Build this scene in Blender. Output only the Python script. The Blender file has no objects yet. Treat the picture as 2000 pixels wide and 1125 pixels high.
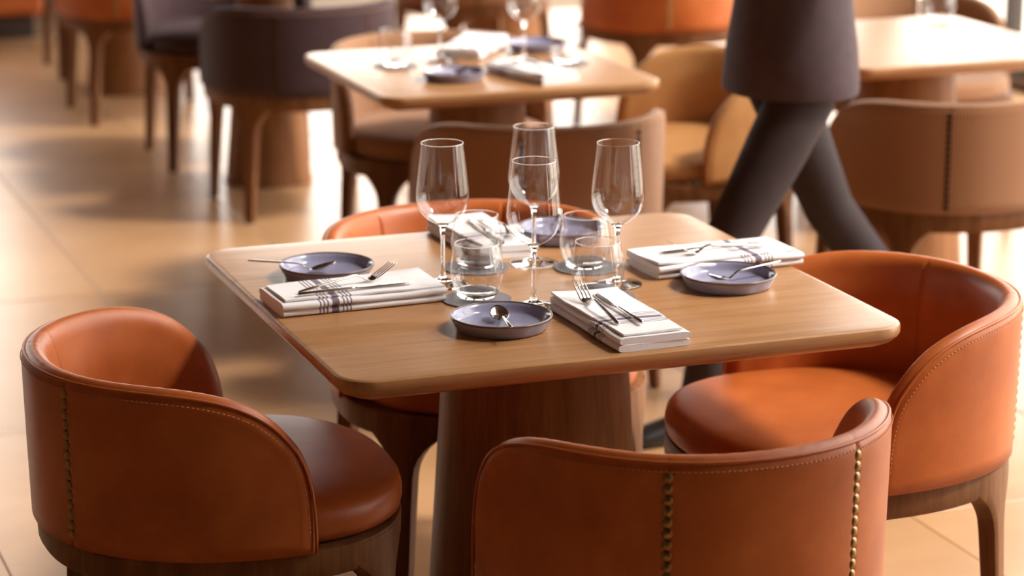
import bpy, bmesh, math, random
import numpy as np
from mathutils import Vector, Matrix, Euler

# ------------------------------------------------------------------ camera, sky, sun, exposure
scene = bpy.context.scene
COL = scene.collection
PI = math.pi

cam_data = bpy.data.cameras.new('camera')
cam = bpy.data.objects.new('camera', cam_data)
COL.objects.link(cam)
yaw, pitch = 0.355995, 0.249989
fwd = Vector((math.sin(yaw) * math.cos(pitch), math.cos(yaw) * math.cos(pitch), -math.sin(pitch)))
rgt = Vector((math.cos(yaw), -math.sin(yaw), 0))
upv = rgt.cross(fwd)
mw = Matrix.Identity(4)
for i in range(3):
    mw[i][0], mw[i][1], mw[i][2] = rgt[i], upv[i], -fwd[i]
mw.translation = Vector((-1.63395, -4.26844, 1.9126))
cam.matrix_world = mw
cam_data.sensor_width = 36.0
cam_data.lens = 4926.63 * 36 / 2000
cam_data.clip_end = 200
cam_data.dof.use_dof = True
cam_data.dof.focus_distance = 4.25
cam_data.dof.aperture_fstop = 3.0
scene.camera = cam

world = bpy.data.worlds.new('overcast_sky')
scene.world = world
world.use_nodes = True
bg = world.node_tree.nodes['Background']
bg.inputs['Color'].default_value = (1.0, 0.955, 0.89, 1)
bg.inputs['Strength'].default_value = 6.6

sun_data = bpy.data.lights.new('sun', 'SUN')
sun_data.energy = 5.0
sun_data.color = (1.0, 0.92, 0.82)
sun_data.angle = math.radians(10.0)
sun = bpy.data.objects.new('sun', sun_data)
COL.objects.link(sun)
# low afternoon sun coming through the right-hand glazing
sun.rotation_euler = Vector((-0.579, 0.276, -0.766)).to_track_quat('-Z', 'Y').to_euler()

scene.view_settings.view_transform = 'Standard'
scene.view_settings.look = 'None'
scene.view_settings.exposure = 0.08
scene.view_settings.gamma = 1.0
scene.view_settings.use_curve_mapping = False
try:
    scene.cycles.max_bounces = 10
    scene.cycles.diffuse_bounces = 4
    scene.cycles.transmission_bounces = 10
    scene.cycles.transparent_max_bounces = 12
    scene.cycles.sample_clamp_indirect = 6.0
except Exception:
    pass


# ------------------------------------------------------------------ materials
def new_mat(name):
    m = bpy.data.materials.new(name)
    m.use_nodes = True
    nt = m.node_tree
    b = nt.nodes['Principled BSDF']
    return m, nt, b


def N(nt, typ, **kw):
    n = nt.nodes.new(typ)
    for k, v in kw.items():
        if k in n.inputs:
            n.inputs[k].default_value = v
        else:
            setattr(n, k, v)
    return n


def ramp(nt, fac, stops):
    r = N(nt, 'ShaderNodeValToRGB')
    els = r.color_ramp.elements
    while len(els) < len(stops):
        els.new(0.5)
    for e, (p, c) in zip(els, stops):
        e.position = p
        e.color = (*c, 1)
    nt.links.new(fac, r.inputs['Fac'])
    return r.outputs['Color']


def noise(nt, scale=5.0, detail=4.0, vec=None, stretch=None, rough=0.55, coord='Object', dist=0.0):
    n = N(nt, 'ShaderNodeTexNoise', Scale=scale, Detail=detail, Roughness=rough, Distortion=dist)
    tc = N(nt, 'ShaderNodeTexCoord')
    src = tc.outputs[coord]
    if stretch:
        mp = N(nt, 'ShaderNodeMapping')
        mp.inputs['Scale'].default_value = stretch
        nt.links.new(src, mp.inputs['Vector'])
        src = mp.outputs['Vector']
    nt.links.new(src, n.inputs['Vector'])
    return n.outputs['Fac']


def bump(nt, b, height, strength=0.2, distance=0.01):
    bp = N(nt, 'ShaderNodeBump', Strength=strength, Distance=distance)
    nt.links.new(height, bp.inputs['Height'])
    nt.links.new(bp.outputs['Normal'], b.inputs['Normal'])


def leather(name, dark, mid, light, rough=0.42):
    m, nt, b = new_mat(name)
    f = noise(nt, 7.0, 5.0, rough=0.6)
    c = ramp(nt, f, [(0.25, dark), (0.5, mid), (0.75, light)])
    nt.links.new(c, b.inputs['Base Color'])
    b.inputs['Roughness'].default_value = rough
    b.inputs['Specular IOR Level'].default_value = 0.4
    fine = noise(nt, 260.0, 3.0)
    bump(nt, b, fine, 0.10, 0.002)
    return m


def wood(name, stops, stretch, rough=0.4, scale=3.0, bmp=0.08, spec=0.2):
    m, nt, b = new_mat(name)
    f = noise(nt, scale, 6.0, stretch=stretch, rough=0.62, dist=0.6)
    c = ramp(nt, f, stops)
    f2 = noise(nt, scale * 5, 3.0, stretch=stretch, rough=0.5)
    mx = N(nt, 'ShaderNodeMixRGB', blend_type='MULTIPLY')
    mx.inputs['Fac'].default_value = 0.35
    c2 = ramp(nt, f2, [(0.3, (0.62, 0.55, 0.5)), (0.6, (1, 1, 1))])
    nt.links.new(c, mx.inputs['Color1'])
    nt.links.new(c2, mx.inputs['Color2'])
    nt.links.new(mx.outputs['Color'], b.inputs['Base Color'])
    b.inputs['Roughness'].default_value = rough
    b.inputs['Specular IOR Level'].default_value = spec
    bump(nt, b, f2, bmp, 0.002)
    return m


def plain(name, col, rough=0.5, metal=0.0, var=0.0, scale=8.0, spec=0.5):
    m, nt, b = new_mat(name)
    b.inputs['Roughness'].default_value = rough
    b.inputs['Metallic'].default_value = metal
    b.inputs['Specular IOR Level'].default_value = spec
    f = noise(nt, scale, 4.0)
    lo = tuple(c * (1 - var) for c in col)
    hi = tuple(min(1, c * (1 + var)) for c in col)
    nt.links.new(ramp(nt, f, [(0.3, lo), (0.7, hi)]), b.inputs['Base Color'])
    return m


M = {}
M['leather'] = leather('orange_leather', (0.37, 0.084, 0.015), (0.47, 0.115, 0.022), (0.55, 0.150, 0.033))
M['nail'] = plain('antique_brass', (0.30, 0.19, 0.08), 0.32, 1.0, 0.2, 60)
M['thread'] = plain('tan_thread', (0.55, 0.25, 0.10), 0.7)
M['dark_nail'] = plain('dark_bronze', (0.07, 0.035, 0.018), 0.4, 1.0, 0.2, 60)
M['legwood'] = wood('walnut_legs', [(0.25, (0.115, 0.045, 0.016)), (0.5, (0.19, 0.080, 0.030)), (0.75, (0.27, 0.125, 0.05))], (9, 9, 1.2), 0.5)
M['tablewood'] = wood('oak_tabletop', [(0.25, (0.34, 0.160, 0.062)), (0.5, (0.455, 0.228, 0.097)), (0.75, (0.53, 0.28, 0.13))], (0.9, 13, 9), 0.29, 2.6, 0.05, 0.42)
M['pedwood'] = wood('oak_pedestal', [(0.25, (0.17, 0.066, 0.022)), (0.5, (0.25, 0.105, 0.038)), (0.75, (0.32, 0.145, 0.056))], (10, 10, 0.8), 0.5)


def corduroy(name, lo, hi, freq=760.0):
    m, nt, b = new_mat(name)
    uv = N(nt, 'ShaderNodeUVMap')
    sep = N(nt, 'ShaderNodeSeparateXYZ')
    nt.links.new(uv.outputs['UV'], sep.inputs['Vector'])
    mul = N(nt, 'ShaderNodeMath', operation='MULTIPLY')
    mul.inputs[1].default_value = freq
    nt.links.new(sep.outputs['X'], mul.inputs[0])
    sn = N(nt, 'ShaderNodeMath', operation='SINE')
    nt.links.new(mul.outputs[0], sn.inputs[0])
    mr = N(nt, 'ShaderNodeMapRange')
    mr.inputs['From Min'].default_value = -1
    nt.links.new(sn.outputs[0], mr.inputs['Value'])
    c = ramp(nt, mr.outputs['Result'], [(0.1, lo), (0.6, hi)])
    nt.links.new(c, b.inputs['Base Color'])
    b.inputs['Roughness'].default_value = 0.85
    b.inputs['Sheen Weight'].default_value = 0.25
    bump(nt, b, mr.outputs['Result'], 0.35, 0.002)
    return m


M['cord'] = corduroy('tan_corduroy', (0.23, 0.10, 0.040), (0.36, 0.17, 0.075))
M['dark'] = plain('dark_plum_fabric', (0.046, 0.018, 0.021), 0.8, 0, 0.2, 40)
M['dark'].node_tree.nodes['Principled BSDF'].inputs['Sheen Weight'].default_value = 0.05
M['honey'] = leather('honey_leather', (0.40, 0.18, 0.06), (0.47, 0.225, 0.08), (0.54, 0.27, 0.10))


def tile_mat():
    m, nt, b = new_mat('beige_stone_tile')
    f = noise(nt, 2.2, 6.0, rough=0.6, dist=0.4)
    c = ramp(nt, f, [(0.25, (0.40, 0.215, 0.098)), (0.5, (0.475, 0.265, 0.128)), (0.75, (0.54, 0.320, 0.168))])
    oi = N(nt, 'ShaderNodeObjectInfo')
    mr = N(nt, 'ShaderNodeMapRange')
    mr.inputs['To Min'].default_value = 0.92
    mr.inputs['To Max'].default_value = 1.05
    nt.links.new(oi.outputs['Random'], mr.inputs['Value'])
    mx = N(nt, 'ShaderNodeVectorMath', operation='SCALE')
    nt.links.new(c, mx.inputs[0])
    nt.links.new(mr.outputs['Result'], mx.inputs['Scale'])
    nt.links.new(mx.outputs['Vector'], b.inputs['Base Color'])
    b.inputs['Roughness'].default_value = 0.30
    b.inputs['IOR'].default_value = 1.45
    f2 = noise(nt, 30, 4)
    bump(nt, b, f2, 0.03, 0.003)
    return m


M['tile'] = tile_mat()
M['grout'] = plain('brown_grout', (0.20, 0.12, 0.065), 0.8, 0, 0.15)
M['wall'] = plain('warm_plaster', (0.13, 0.065, 0.032), 0.85, 0, 0.05)
M['ceiling'] = plain('ceiling_plaster', (0.12, 0.062, 0.03), 0.9, 0, 0.04)
M['frame'] = plain('dark_window_frame', (0.05, 0.035, 0.028), 0.45, 0.3, 0.1)
M['paving'] = plain('pale_paving', (0.55, 0.50, 0.43), 0.8, 0, 0.1, 2)
M['coaster'] = plain('grey_coaster', (0.17, 0.155, 0.17), 0.55, 0, 0.08, 30)
M['steel'] = plain('polished_steel', (0.66, 0.60, 0.55), 0.16, 1.0, 0.03, 50)
M['rim'] = plain('brown_glaze_edge', (0.16, 0.10, 0.075), 0.25, 0, 0.3, 30)


def glaze():
    m, nt, b = new_mat('blue_grey_glaze')
    f = noise(nt, 14, 5)
    c = ramp(nt, f, [(0.3, (0.24, 0.235, 0.36)), (0.7, (0.34, 0.335, 0.47))])
    nt.links.new(c, b.inputs['Base Color'])
    b.inputs['Roughness'].default_value = 0.16
    b.inputs['Coat Weight'].default_value = 0.3
    b.inputs['Coat Roughness'].default_value = 0.08
    return m


M['glaze'] = glaze()


def glass():
    m, nt, b = new_mat('clear_glass')
    b.inputs['Base Color'].default_value = (1, 1, 1, 1)
    b.inputs['Roughness'].default_value = 0.0
    b.inputs['IOR'].default_value = 1.48
    b.inputs['Transmission Weight'].default_value = 1.0
    return m


M['glass'] = glass()


def pane_mat(name='window_glass', f0=0.04):
    m, nt, b = new_mat(name)
    nt.nodes.remove(b)
    out = nt.nodes['Material Output']
    tr = N(nt, 'ShaderNodeBsdfTransparent')
    gl = N(nt, 'ShaderNodeBsdfGlossy')
    gl.inputs['Roughness'].default_value = 0.0
    lw = N(nt, 'ShaderNodeLayerWeight')
    pw = N(nt, 'ShaderNodeMath', operation='POWER')
    pw.inputs[1].default_value = 5.0
    nt.links.new(lw.outputs['Facing'], pw.inputs[0])
    fr = N(nt, 'ShaderNodeMath', operation='MULTIPLY_ADD')
    fr.inputs[1].default_value = 1 - f0
    fr.inputs[2].default_value = f0
    nt.links.new(pw.outputs[0], fr.inputs[0])
    mx = N(nt, 'ShaderNodeMixShader')
    nt.links.new(fr.outputs[0], mx.inputs[0])
    nt.links.new(tr.outputs[0], mx.inputs[1])
    nt.links.new(gl.outputs[0], mx.inputs[2])
    nt.links.new(mx.outputs[0], out.inputs['Surface'])
    return m


M['pane'] = pane_mat()
M['thin'] = pane_mat('thin_blown_glass', 0.12)   # both faces of a thin wall in one sheet


def napkin_mat():
    # white cloth with a woven stripe group across its length: three thin, one wide, three thin
    m, nt, b = new_mat('striped_napkin_cloth')
    tc = N(nt, 'ShaderNodeTexCoord')
    sep = N(nt, 'ShaderNodeSeparateXYZ')
    nt.links.new(tc.outputs['Object'], sep.inputs['Vector'])
    total = None
    bars = [(-0.0870, 0.0014), (-0.0800, 0.0014), (-0.0730, 0.0014), (-0.0580, 0.0068),
            (-0.0430, 0.0014), (-0.0360, 0.0014), (-0.0290, 0.0014)]
    for c, w in bars:
        cm = N(nt, 'ShaderNodeMath', operation='COMPARE')
        cm.inputs[1].default_value = c
        cm.inputs[2].default_value = w
        nt.links.new(sep.outputs['X'], cm.inputs[0])
        if total is None:
            total = cm.outputs[0]
        else:
            ad = N(nt, 'ShaderNodeMath', operation='ADD')
            nt.links.new(total, ad.inputs[0])
            nt.links.new(cm.outputs[0], ad.inputs[1])
            total = ad.outputs[0]
    mx = N(nt, 'ShaderNodeMixRGB')
    mx.inputs['Color1'].default_value = (0.86, 0.83, 0.85, 1)
    mx.inputs['Color2'].default_value = (0.20, 0.15, 0.20, 1)
    nt.links.new(total, mx.inputs['Fac'])
    nt.links.new(mx.outputs['Color'], b.inputs['Base Color'])
    b.inputs['Roughness'].default_value = 0.9
    w = noise(nt, 420, 2)
    bump(nt, b, w, 0.25, 0.002)
    return m


M['napkin'] = napkin_mat()
M['shirt'] = plain('grey_plum_cloth', (0.062, 0.036, 0.042), 0.85, 0, 0.12, 30)
M['trouser'] = plain('dark_trouser_cloth', (0.028, 0.016, 0.018), 0.85, 0, 0.12, 30)
M['skin'] = plain('skin', (0.50, 0.27, 0.18), 0.5, 0, 0.06)
M['hair'] = plain('dark_hair', (0.03, 0.018, 0.012), 0.5, 0, 0.2, 60)
M['shoe'] = plain('black_shoe_leather', (0.015, 0.012, 0.012), 0.35)


# ------------------------------------------------------------------ mesh helpers
def me_from(name, verts, faces, smooth=True, uvs=None):
    me = bpy.data.meshes.new(name)
    me.from_pydata([tuple(map(float, v)) for v in verts], [], [tuple(map(int, f)) for f in faces])
    bm = bmesh.new()
    bm.from_mesh(me)
    if uvs is not None:
        lay = bm.loops.layers.uv.new('UVMap')
        for f in bm.faces:
            for l in f.loops:
                l[lay].uv = uvs[l.vert.index]
    bmesh.ops.recalc_face_normals(bm, faces=bm.faces)
    bm.to_mesh(me)
    bm.free()
    if smooth:
        me.polygons.foreach_set('use_smooth', [True] * len(me.polygons))
    return me


def bm_to_me(name, bm, smooth=True):
    bmesh.ops.recalc_face_normals(bm, faces=bm.faces)
    me = bpy.data.meshes.new(name)
    bm.to_mesh(me)
    bm.free()
    if smooth:
        me.polygons.foreach_set('use_smooth', [True] * len(me.polygons))
    return me


def sharp(me, deg=40):
    me.set_sharp_from_angle(angle=math.radians(deg))
    return me


def ob(name, me, mat=None, parent=None, loc=(0, 0, 0), rot=(0, 0, 0)):
    if mat is not None and len(me.materials) == 0:
        me.materials.append(mat)
    o = bpy.data.objects.new(name, me)
    COL.objects.link(o)
    o.location = loc
    o.rotation_euler = rot
    if parent is not None:
        o.parent = parent
    return o


def tag(o, label=None, cat=None, group=None, kind=None):
    if label: o['label'] = label
    if cat: o['category'] = cat
    if group: o['group'] = group
    if kind: o['kind'] = kind
    return o


def thing(name, label, cat, loc=(0, 0, 0), rz=0.0, group=None):
    o = bpy.data.objects.new(name, None)
    o.empty_display_size = 0.1
    COL.objects.link(o)
    o.location = loc
    o.rotation_euler = (0, 0, rz)
    return tag(o, label, cat, group)


def rings(rs, cap0=True, cap1=True, closed=True):
    """rs: list of equally long point loops -> verts, faces"""
    n = len(rs[0])
    V = [p for r in rs for p in r]
    F = []
    for i in range(len(rs) - 1):
        for j in range(n if closed else n - 1):
            k = (j + 1) % n
            F.append((i * n + j, i * n + k, (i + 1) * n + k, (i + 1) * n + j))
    if cap0: F.append(tuple(range(n))[::-1])
    if cap1: F.append(tuple((len(rs) - 1) * n + j for j in range(n)))
    return V, F


def lathe(name, prof, seg=40, closed_loop=False):
    """prof: (r, z) from bottom axis up, r may be 0 at the ends"""
    V, F, idx = [], [], []
    for r, z in prof:
        if r < 1e-6:
            idx.append([len(V)] * seg)
            V.append((0, 0, z))
        else:
            idx.append(list(range(len(V), len(V) + seg)))
            for k in range(seg):
                a = 2 * PI * k / seg
                V.append((r * math.cos(a), r * math.sin(a), z))
    m = len(prof)
    for i in range(m if closed_loop else m - 1):
        A, B = idx[i], idx[(i + 1) % m]
        for k in range(seg):
            q = (k + 1) % seg
            f = [A[k], A[q], B[q], B[k]]
            g = []
            for v in f:
                if v not in g: g.append(v)
            if len(g) > 2: F.append(g)
    return me_from(name, V, F)


def tube_vf(pts, r, seg=8, cap=True):
    pts = [Vector(p) for p in pts]
    rs = []
    up = Vector((0, 0, 1))
    for i, p in enumerate(pts):
        t = (pts[min(i + 1, len(pts) - 1)] - pts[max(i - 1, 0)]).normalized()
        a = t.cross(up)
        if a.length < 1e-3: a = t.cross(Vector((0, 1, 0)))
        a.normalize()
        b = t.cross(a)
        rr = r[i] if isinstance(r, (list, tuple)) else r
        rs.append([p + rr * (math.cos(2 * PI * k / seg) * a + math.sin(2 * PI * k / seg) * b) for k in range(seg)])
    return rings(rs, cap, cap)


def add_vf(A, B):
    V, F = A
    n = len(V)
    V = list(V) + list(B[0])
    F = list(F) + [tuple(i + n for i in f) for f in B[1]]
    return V, F


def box_me(name, x0, x1, y0, y1, z0, z1, bev=0.0, seg=1):
    bm = bmesh.new()
    r = bmesh.ops.create_cube(bm, size=1)
    for v in r['verts']:
        v.co = Vector(((x0 + x1) / 2 + v.co.x * (x1 - x0), (y0 + y1) / 2 + v.co.y * (y1 - y0), (z0 + z1) / 2 + v.co.z * (z1 - z0)))
    if bev > 0:
        bmesh.ops.bevel(bm, geom=list(bm.edges), offset=bev, segments=seg, affect='EDGES', profile=0.5)
    return bm_to_me(name, bm, False)


def rrect(w, d, r, n=8):
    pts = []
    for cx, cy, a0 in ((w / 2 - r, d / 2 - r, 0), (-w / 2 + r, d / 2 - r, 90), (-w / 2 + r, -d / 2 + r, 180), (w / 2 - r, -d / 2 + r, 270)):
        for k in range(n + 1):
            a = math.radians(a0 + 90 * k / n)
            pts.append((cx + r * math.cos(a), cy + r * math.sin(a)))
    return pts


# ------------------------------------------------------------------ the room
FX0, FX1, FY0, FY1, CEIL = -4.5, 4.3, -7.0, 9.4, 8.0

floor = ob('floor', box_me('floor', FX0, FX1, FY0, FY1, -0.25, -0.004), M['grout'])
tag(floor, 'pale beige stone tile floor', None, None, 'structure')
TW, TL = 0.6575, 1.3130
tile_me = box_me('tile', -TW / 2 + 0.0016, TW / 2 - 0.0016, -TL / 2 + 0.0016, TL / 2 - 0.0016, -0.012, 0.0, 0.0012, 1)
tile_me.materials.append(M['tile'])
nx0 = math.floor((FX0 + 0.22) / TW)
x_start, y_start = -0.2200, 0.4900
random.seed(3)
for i in range(-6, 9):
    for j in range(-6, 7):
        x = x_start + (i + 0.5) * TW
        y = y_start + (j + 0.5) * TL
        if FX0 + 0.2 < x < FX1 - 0.2 and FY0 + 0.5 < y < FY1 - 0.5:
            ob('tile', tile_me, None, floor, (x, y, random.uniform(-0.0006, 0.0006)))

ceil = ob('ceiling', box_me('ceiling', FX0 - 0.2, FX1 + 0.2, FY0 - 0.2, FY1 + 0.2, CEIL, CEIL + 0.2), M['ceiling'])
tag(ceil, 'warm plaster ceiling', None, None, 'structure')
wl = ob('wall_left', box_me('wall_left', FX0 - 0.2, FX0, FY0, FY1, -0.26, CEIL), M['wall'])
tag(wl, 'warm plaster wall on the left', None, None, 'structure')
wf = ob('wall_front', box_me('wall_front', FX0, FX1, FY0 - 0.2, FY0, -0.26, CEIL), M['wall'])
tag(wf, 'warm plaster wall behind the viewer', None, None, 'structure')


def wall_with_openings(name, axis, pos, a0, a1, openings, label):
    """wall in slabs around openings (s0, s1, z0, z1), axis 'x' runs along x at y = pos"""
    bm = bmesh.new()
    def slab(s0, s1, z0, z1):
        if s1 - s0 < 1e-4 or z1 - z0 < 1e-4: return
        r = bmesh.ops.create_cube(bm, size=1)
        for v in r['verts']:
            s = (s0 + s1) / 2 + v.co.x * (s1 - s0)
            d = pos + 0.1 + v.co.y * 0.2
            z = (z0 + z1) / 2 + v.co.z * (z1 - z0)
            v.co = Vector((s, d, z)) if axis == 'x' else Vector((d, s, z))
    cur = a0
    for s0, s1, z0, z1 in openings:
        slab(cur, s0, -0.26, CEIL)
        slab(s0, s1, -0.26, z0)
        slab(s0, s1, z1, CEIL)
        cur = s1
    slab(cur, a1, -0.26, CEIL)
    o = ob(name, bm_to_me(name, bm, False), M['wall'])
    return tag(o, label, None, None, 'structure')


def window(idx, axis, pos, s0, s1, z0, z1, cols, parent_label):
    bm = bmesh.new()
    def bar(sa, sb, za, zb, d=0.07):
        r = bmesh.ops.create_cube(bm, size=1)
        for v in r['verts']:
            s = (sa + sb) / 2 + v.co.x * (sb - sa)
            q = pos + 0.1 + v.co.y * d
            z = (za + zb) / 2 + v.co.z * (zb - za)
            v.co = Vector((s, q, z)) if axis == 'x' else Vector((q, s, z))
    t = 0.06
    bar(s0, s1, z0, z0 + t); bar(s0, s1, z1 - t, z1)
    bar(s0, s0 + t, z0 + t, z1 - t); bar(s1 - t, s1, z0 + t, z1 - t)
    for k in range(1, cols):
        s = s0 + (s1 - s0) * k / cols
        bar(s - t / 2, s + t / 2, z0 + t, z1 - t)
    o = ob('window_%d' % idx, bm_to_me('window_frame', bm, False), M['frame'])
    tag(o, parent_label, None, None, 'structure')
    for k in range(cols):
        a = s0 + (s1 - s0) * k / cols + 0.03
        b = s0 + (s1 - s0) * (k + 1) / cols - 0.03
        if axis == 'x':
            me = box_me('pane', a, b, pos + 0.095, pos + 0.105, z0 + t, z1 - t)
        else:
            me = box_me('pane', pos + 0.095, pos + 0.105, a, b, z0 + t, z1 - t)
        ob('pane', me, M['pane'], o)
    return o


back_open = [(-4.2, -1.5, 0.85, 3.1), (-1.2, 0.6, 0.85, 3.1), (1.5, 4.1, 0.05, 2.6)]
wall_with_openings('wall_back', 'x', FY1, FX0 - 0.2, FX1 + 0.2, back_open, 'back wall with tall windows')
for k, (a, b, z0, z1) in enumerate(back_open):
    window(k + 1, 'x', FY1, a, b, z0, z1, 2, 'tall window in the back wall')
right_open = [(-4.8, -4.1, 0.05, 2.7), (-3.1, -2.6, 0.6, 6.3), (-2.45, -0.2, 0.05, 7.6), (0.0, 2.2, 0.05, 7.6), (2.4, 4.1, 0.05, 7.6), (4.3, 6.7, 0.05, 3.6), (6.9, 9.1, 0.05, 2.6)]
wall_with_openings('wall_right', 'y', FX1, FY0, FY1, right_open, 'right wall of full height glazing')
for k, (a, b, z0, z1) in enumerate(right_open):
    window(k + 4, 'y', FX1, a, b, z0, z1, 2, 'full height window in the right wall')
ter = ob('ground', box_me('ground', -30, 40, -30, 45, -0.6, -0.27), M['paving'])
tag(ter, 'pale paving outside the windows', None, None, 'structure')

# ------------------------------------------------------------------ tub chair
CH = dict(a=0.318, b=0.366, n=2.19, zt=0.737, zb=0.438, k=0.0165, tm=1.6511, m=6.85, q=2.83, tc=0.4537)


def plan(t, a, b, n):
    s, c = np.sin(t), np.cos(t)
    return np.stack([a * np.sign(s) * np.abs(s) ** (2 / n), -b * np.sign(c) * np.abs(c) ** (2 / n)], -1)


def zrim(t):
    C = CH
    return C['zb'] + (C['zt'] - C['zb']) * np.clip(1 - np.clip(np.abs(t) / C['tm'], 0, 1) ** C['m'], 0, 1) ** (1 / C['q'])


def plan_frame(t):
    C = CH
    e = 1e-3
    P = plan(t, C['a'], C['b'], C['n'])
    d = plan(t + e, C['a'], C['b'], C['n']) - plan(t - e, C['a'], C['b'], C['n'])
    d /= np.linalg.norm(d, axis=-1, keepdims=True)
    nrm = np.stack([d[..., 1], -d[..., 0]], -1)
    return P, d, nrm


def make_shell(groove=True):
    C = CH
    s = np.linspace(-1, 1, 141)
    t = np.sign(s) * C['tm'] * np.sin(np.abs(s) * PI / 2) ** 0.92
    # avoid the superellipse's coarse spot at the back centre
    extra = []
    for c in (-C['tc'], C['tc']):
        extra += [c + d for d in (-0.03, -0.015, -0.007, 0, 0.007, 0.015, 0.03)]
    t = np.unique(np.round(np.concatenate([t, np.linspace(-0.25, 0.25, 25), extra]), 5))
    P, d, nr = plan_frame(t)
    u = np.concatenate([[0], np.cumsum(np.linalg.norm(np.diff(P, axis=0), axis=1))])
    u -= np.interp(0, t, u)
    zr = zrim(t)
    zr[0] = zr[-1] = C['zb'] + 0.004
    sv = np.linspace(0, 1, 22)
    v = 1 - (1 - sv) ** 2.1
    # fine rim polyline for the distance field
    tf = np.sign(np.linspace(-1, 1, 801)) * C['tm'] * np.sin(np.abs(np.linspace(-1, 1, 801)) * PI / 2)
    Pf = plan(tf, C['a'], C['b'], C['n'])
    uf = np.concatenate([[0], np.cumsum(np.linalg.norm(np.diff(Pf, axis=0), axis=1))])
    uf -= np.interp(0, tf, uf)
    zf = zrim(tf)
    T0, rr = 0.0215, 0.028
    V, UV, nT, nV = [], [], len(t), len(v)
    outer, inner = [], []
    uc = np.interp(C['tc'], t, u)
    for i in range(nT):
        z = C['zb'] + v * (zr[i] - C['zb'])
        dd = np.min(np.hypot(u[i] - uf[None], z[:, None] - zf[None]), axis=1)
        dd[-1] = 0.0
        half = T0 * np.sqrt(np.clip(1 - (1 - np.clip(dd / rr, 0, 1)) ** 2, 0, 1))
        g = 0.0028 * (np.exp(-((abs(u[i]) - uc) / 0.0035) ** 2)) if groove else 0
        sc = 1 - C['k'] * ((C['zt'] - z) / (C['zt'] - C['zb'])) ** 1.3
        w = np.clip(dd / 0.1, 0, 1)
        pad = 0.016 * w * w * (3 - 2 * w)
        for j in range(nV):
            base = P[i] * sc[j]
            gj = g * min(1, dd[j] / 0.012)
            po = base + nr[i] * max(half[j] - gj, 0)
            pi_ = base - nr[i] * max(half[j] + pad[j] - gj, 0)
            outer.append((po[0], po[1], z[j]))
            inner.append((pi_[0], pi_[1], z[j]))
            UV.append((u[i], z[j]))
    V = outer + inner
    n = len(outer)
    F = []
    for i in range(nT - 1):
        for j in range(nV - 1):
            a, b, c, e = i * nV + j, (i + 1) * nV + j, (i + 1) * nV + j + 1, i * nV + j + 1
            F.append((a, b, c, e))
            F.append((n + a, n + e, n + c, n + b))
        F.append((i * nV, n + i * nV, n + (i + 1) * nV, (i + 1) * nV))
    me = bpy.data.meshes.new('backrest')
    me.from_pydata([tuple(map(float, p)) for p in V], [], F)
    bm = bmesh.new()
    bm.from_mesh(me)
    lay = bm.loops.layers.uv.new('UVMap')
    UV2 = UV + UV
    for f in bm.faces:
        for l in f.loops:
            l[lay].uv = UV2[l.vert.index]
    bmesh.ops.remove_doubles(bm, verts=bm.verts, dist=0.00005)
    bmesh.ops.recalc_face_normals(bm, faces=bm.faces)
    bm.to_mesh(me)
    bm.free()
    me.polygons.foreach_set('use_smooth', [True] * len(me.polygons))
    return me


def rim_path(off, drop, n=150, tmax=1.0):
    """points on the outer face of the rim, off outwards and drop below the edge (measured across the edge)"""
    C = CH
    s = np.linspace(-tmax, tmax, n)
    t = np.sign(s) * C['tm'] * np.sin(np.abs(s) * PI / 2)
    P, d, nr = plan_frame(t)
    u = np.concatenate([[0], np.cumsum(np.linalg.norm(np.diff(P, axis=0), axis=1))])
    z = zrim(t)
    du, dz = np.gradient(u), np.gradient(z)
    L = np.hypot(du, dz) + 1e-9
    # inward normal in the (u, z) sheet
    nu, nz = dz / L, -du / L
    pts = []
    for i in range(n):
        p = P[i] + d[i] * nu[i] * drop + nr[i] * off
        pts.append(Vector((p[0], p[1], max(z[i] + nz[i] * drop, C['zb'] + 0.002))))
    return pts


def make_piping():
    V, F = tube_vf(rim_path(0.0165, 0.008), 0.0030, 6)
    return me_from('piping', V, F)


def make_stitching():
    pts = rim_path(0.0222, 0.020, 1200, 0.985)
    out = ([], [])
    acc, start = 0.0, None
    L = [0]
    for a, b in zip(pts[:-1], pts[1:]):
        L.append(L[-1] + (b - a).length)
    k, step, dash = 0, 0.0085, 0.0055
    s = 0.01
    Ln = np.array(L)
    P = np.array([tuple(p) for p in pts])
    f = lambda q: Vector([float(np.interp(q, Ln, P[:, c])) for c in range(3)])
    while s < L[-1] - 0.01:
        out = add_vf(out, tube_vf([f(s), f(s + dash)], 0.0009, 4))
        s += step
    return me_from('stitching', out[0], out[1])


def seat_plan(n, a, bb, bf, ex):
    pts = []
    for k in range(n):
        t = 2 * PI * k / n
        s, c = math.sin(t), math.cos(t)
        x = a * math.copysign(abs(s) ** (2 / ex), s)
        y = math.copysign(abs(c) ** (2 / ex), c)
        pts.append((x, -y * bb if c > 0 else -y * bf))
    return pts


def make_cushion():
    base = seat_plan(72, 0.300, 0.335, 0.262, 2.35)
    prof = [(0.90, 0.4385), (0.965, 0.4390), (0.988, 0.444), (1.0, 0.458), (1.0, 0.472), (0.988, 0.486), (0.962, 0.496), (0.91, 0.503),
            (0.80, 0.5085), (0.62, 0.512), (0.40, 0.514), (0.2, 0.515), (0.04, 0.5153)]
    rs = [[(x * s, y * s, z) for x, y in base] for s, z in prof]
    V, F = rings(rs)
    uv = [(v[0], v[1]) for v in V]
    return me_from('seat_cushion', V, F, True, uv)


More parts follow.
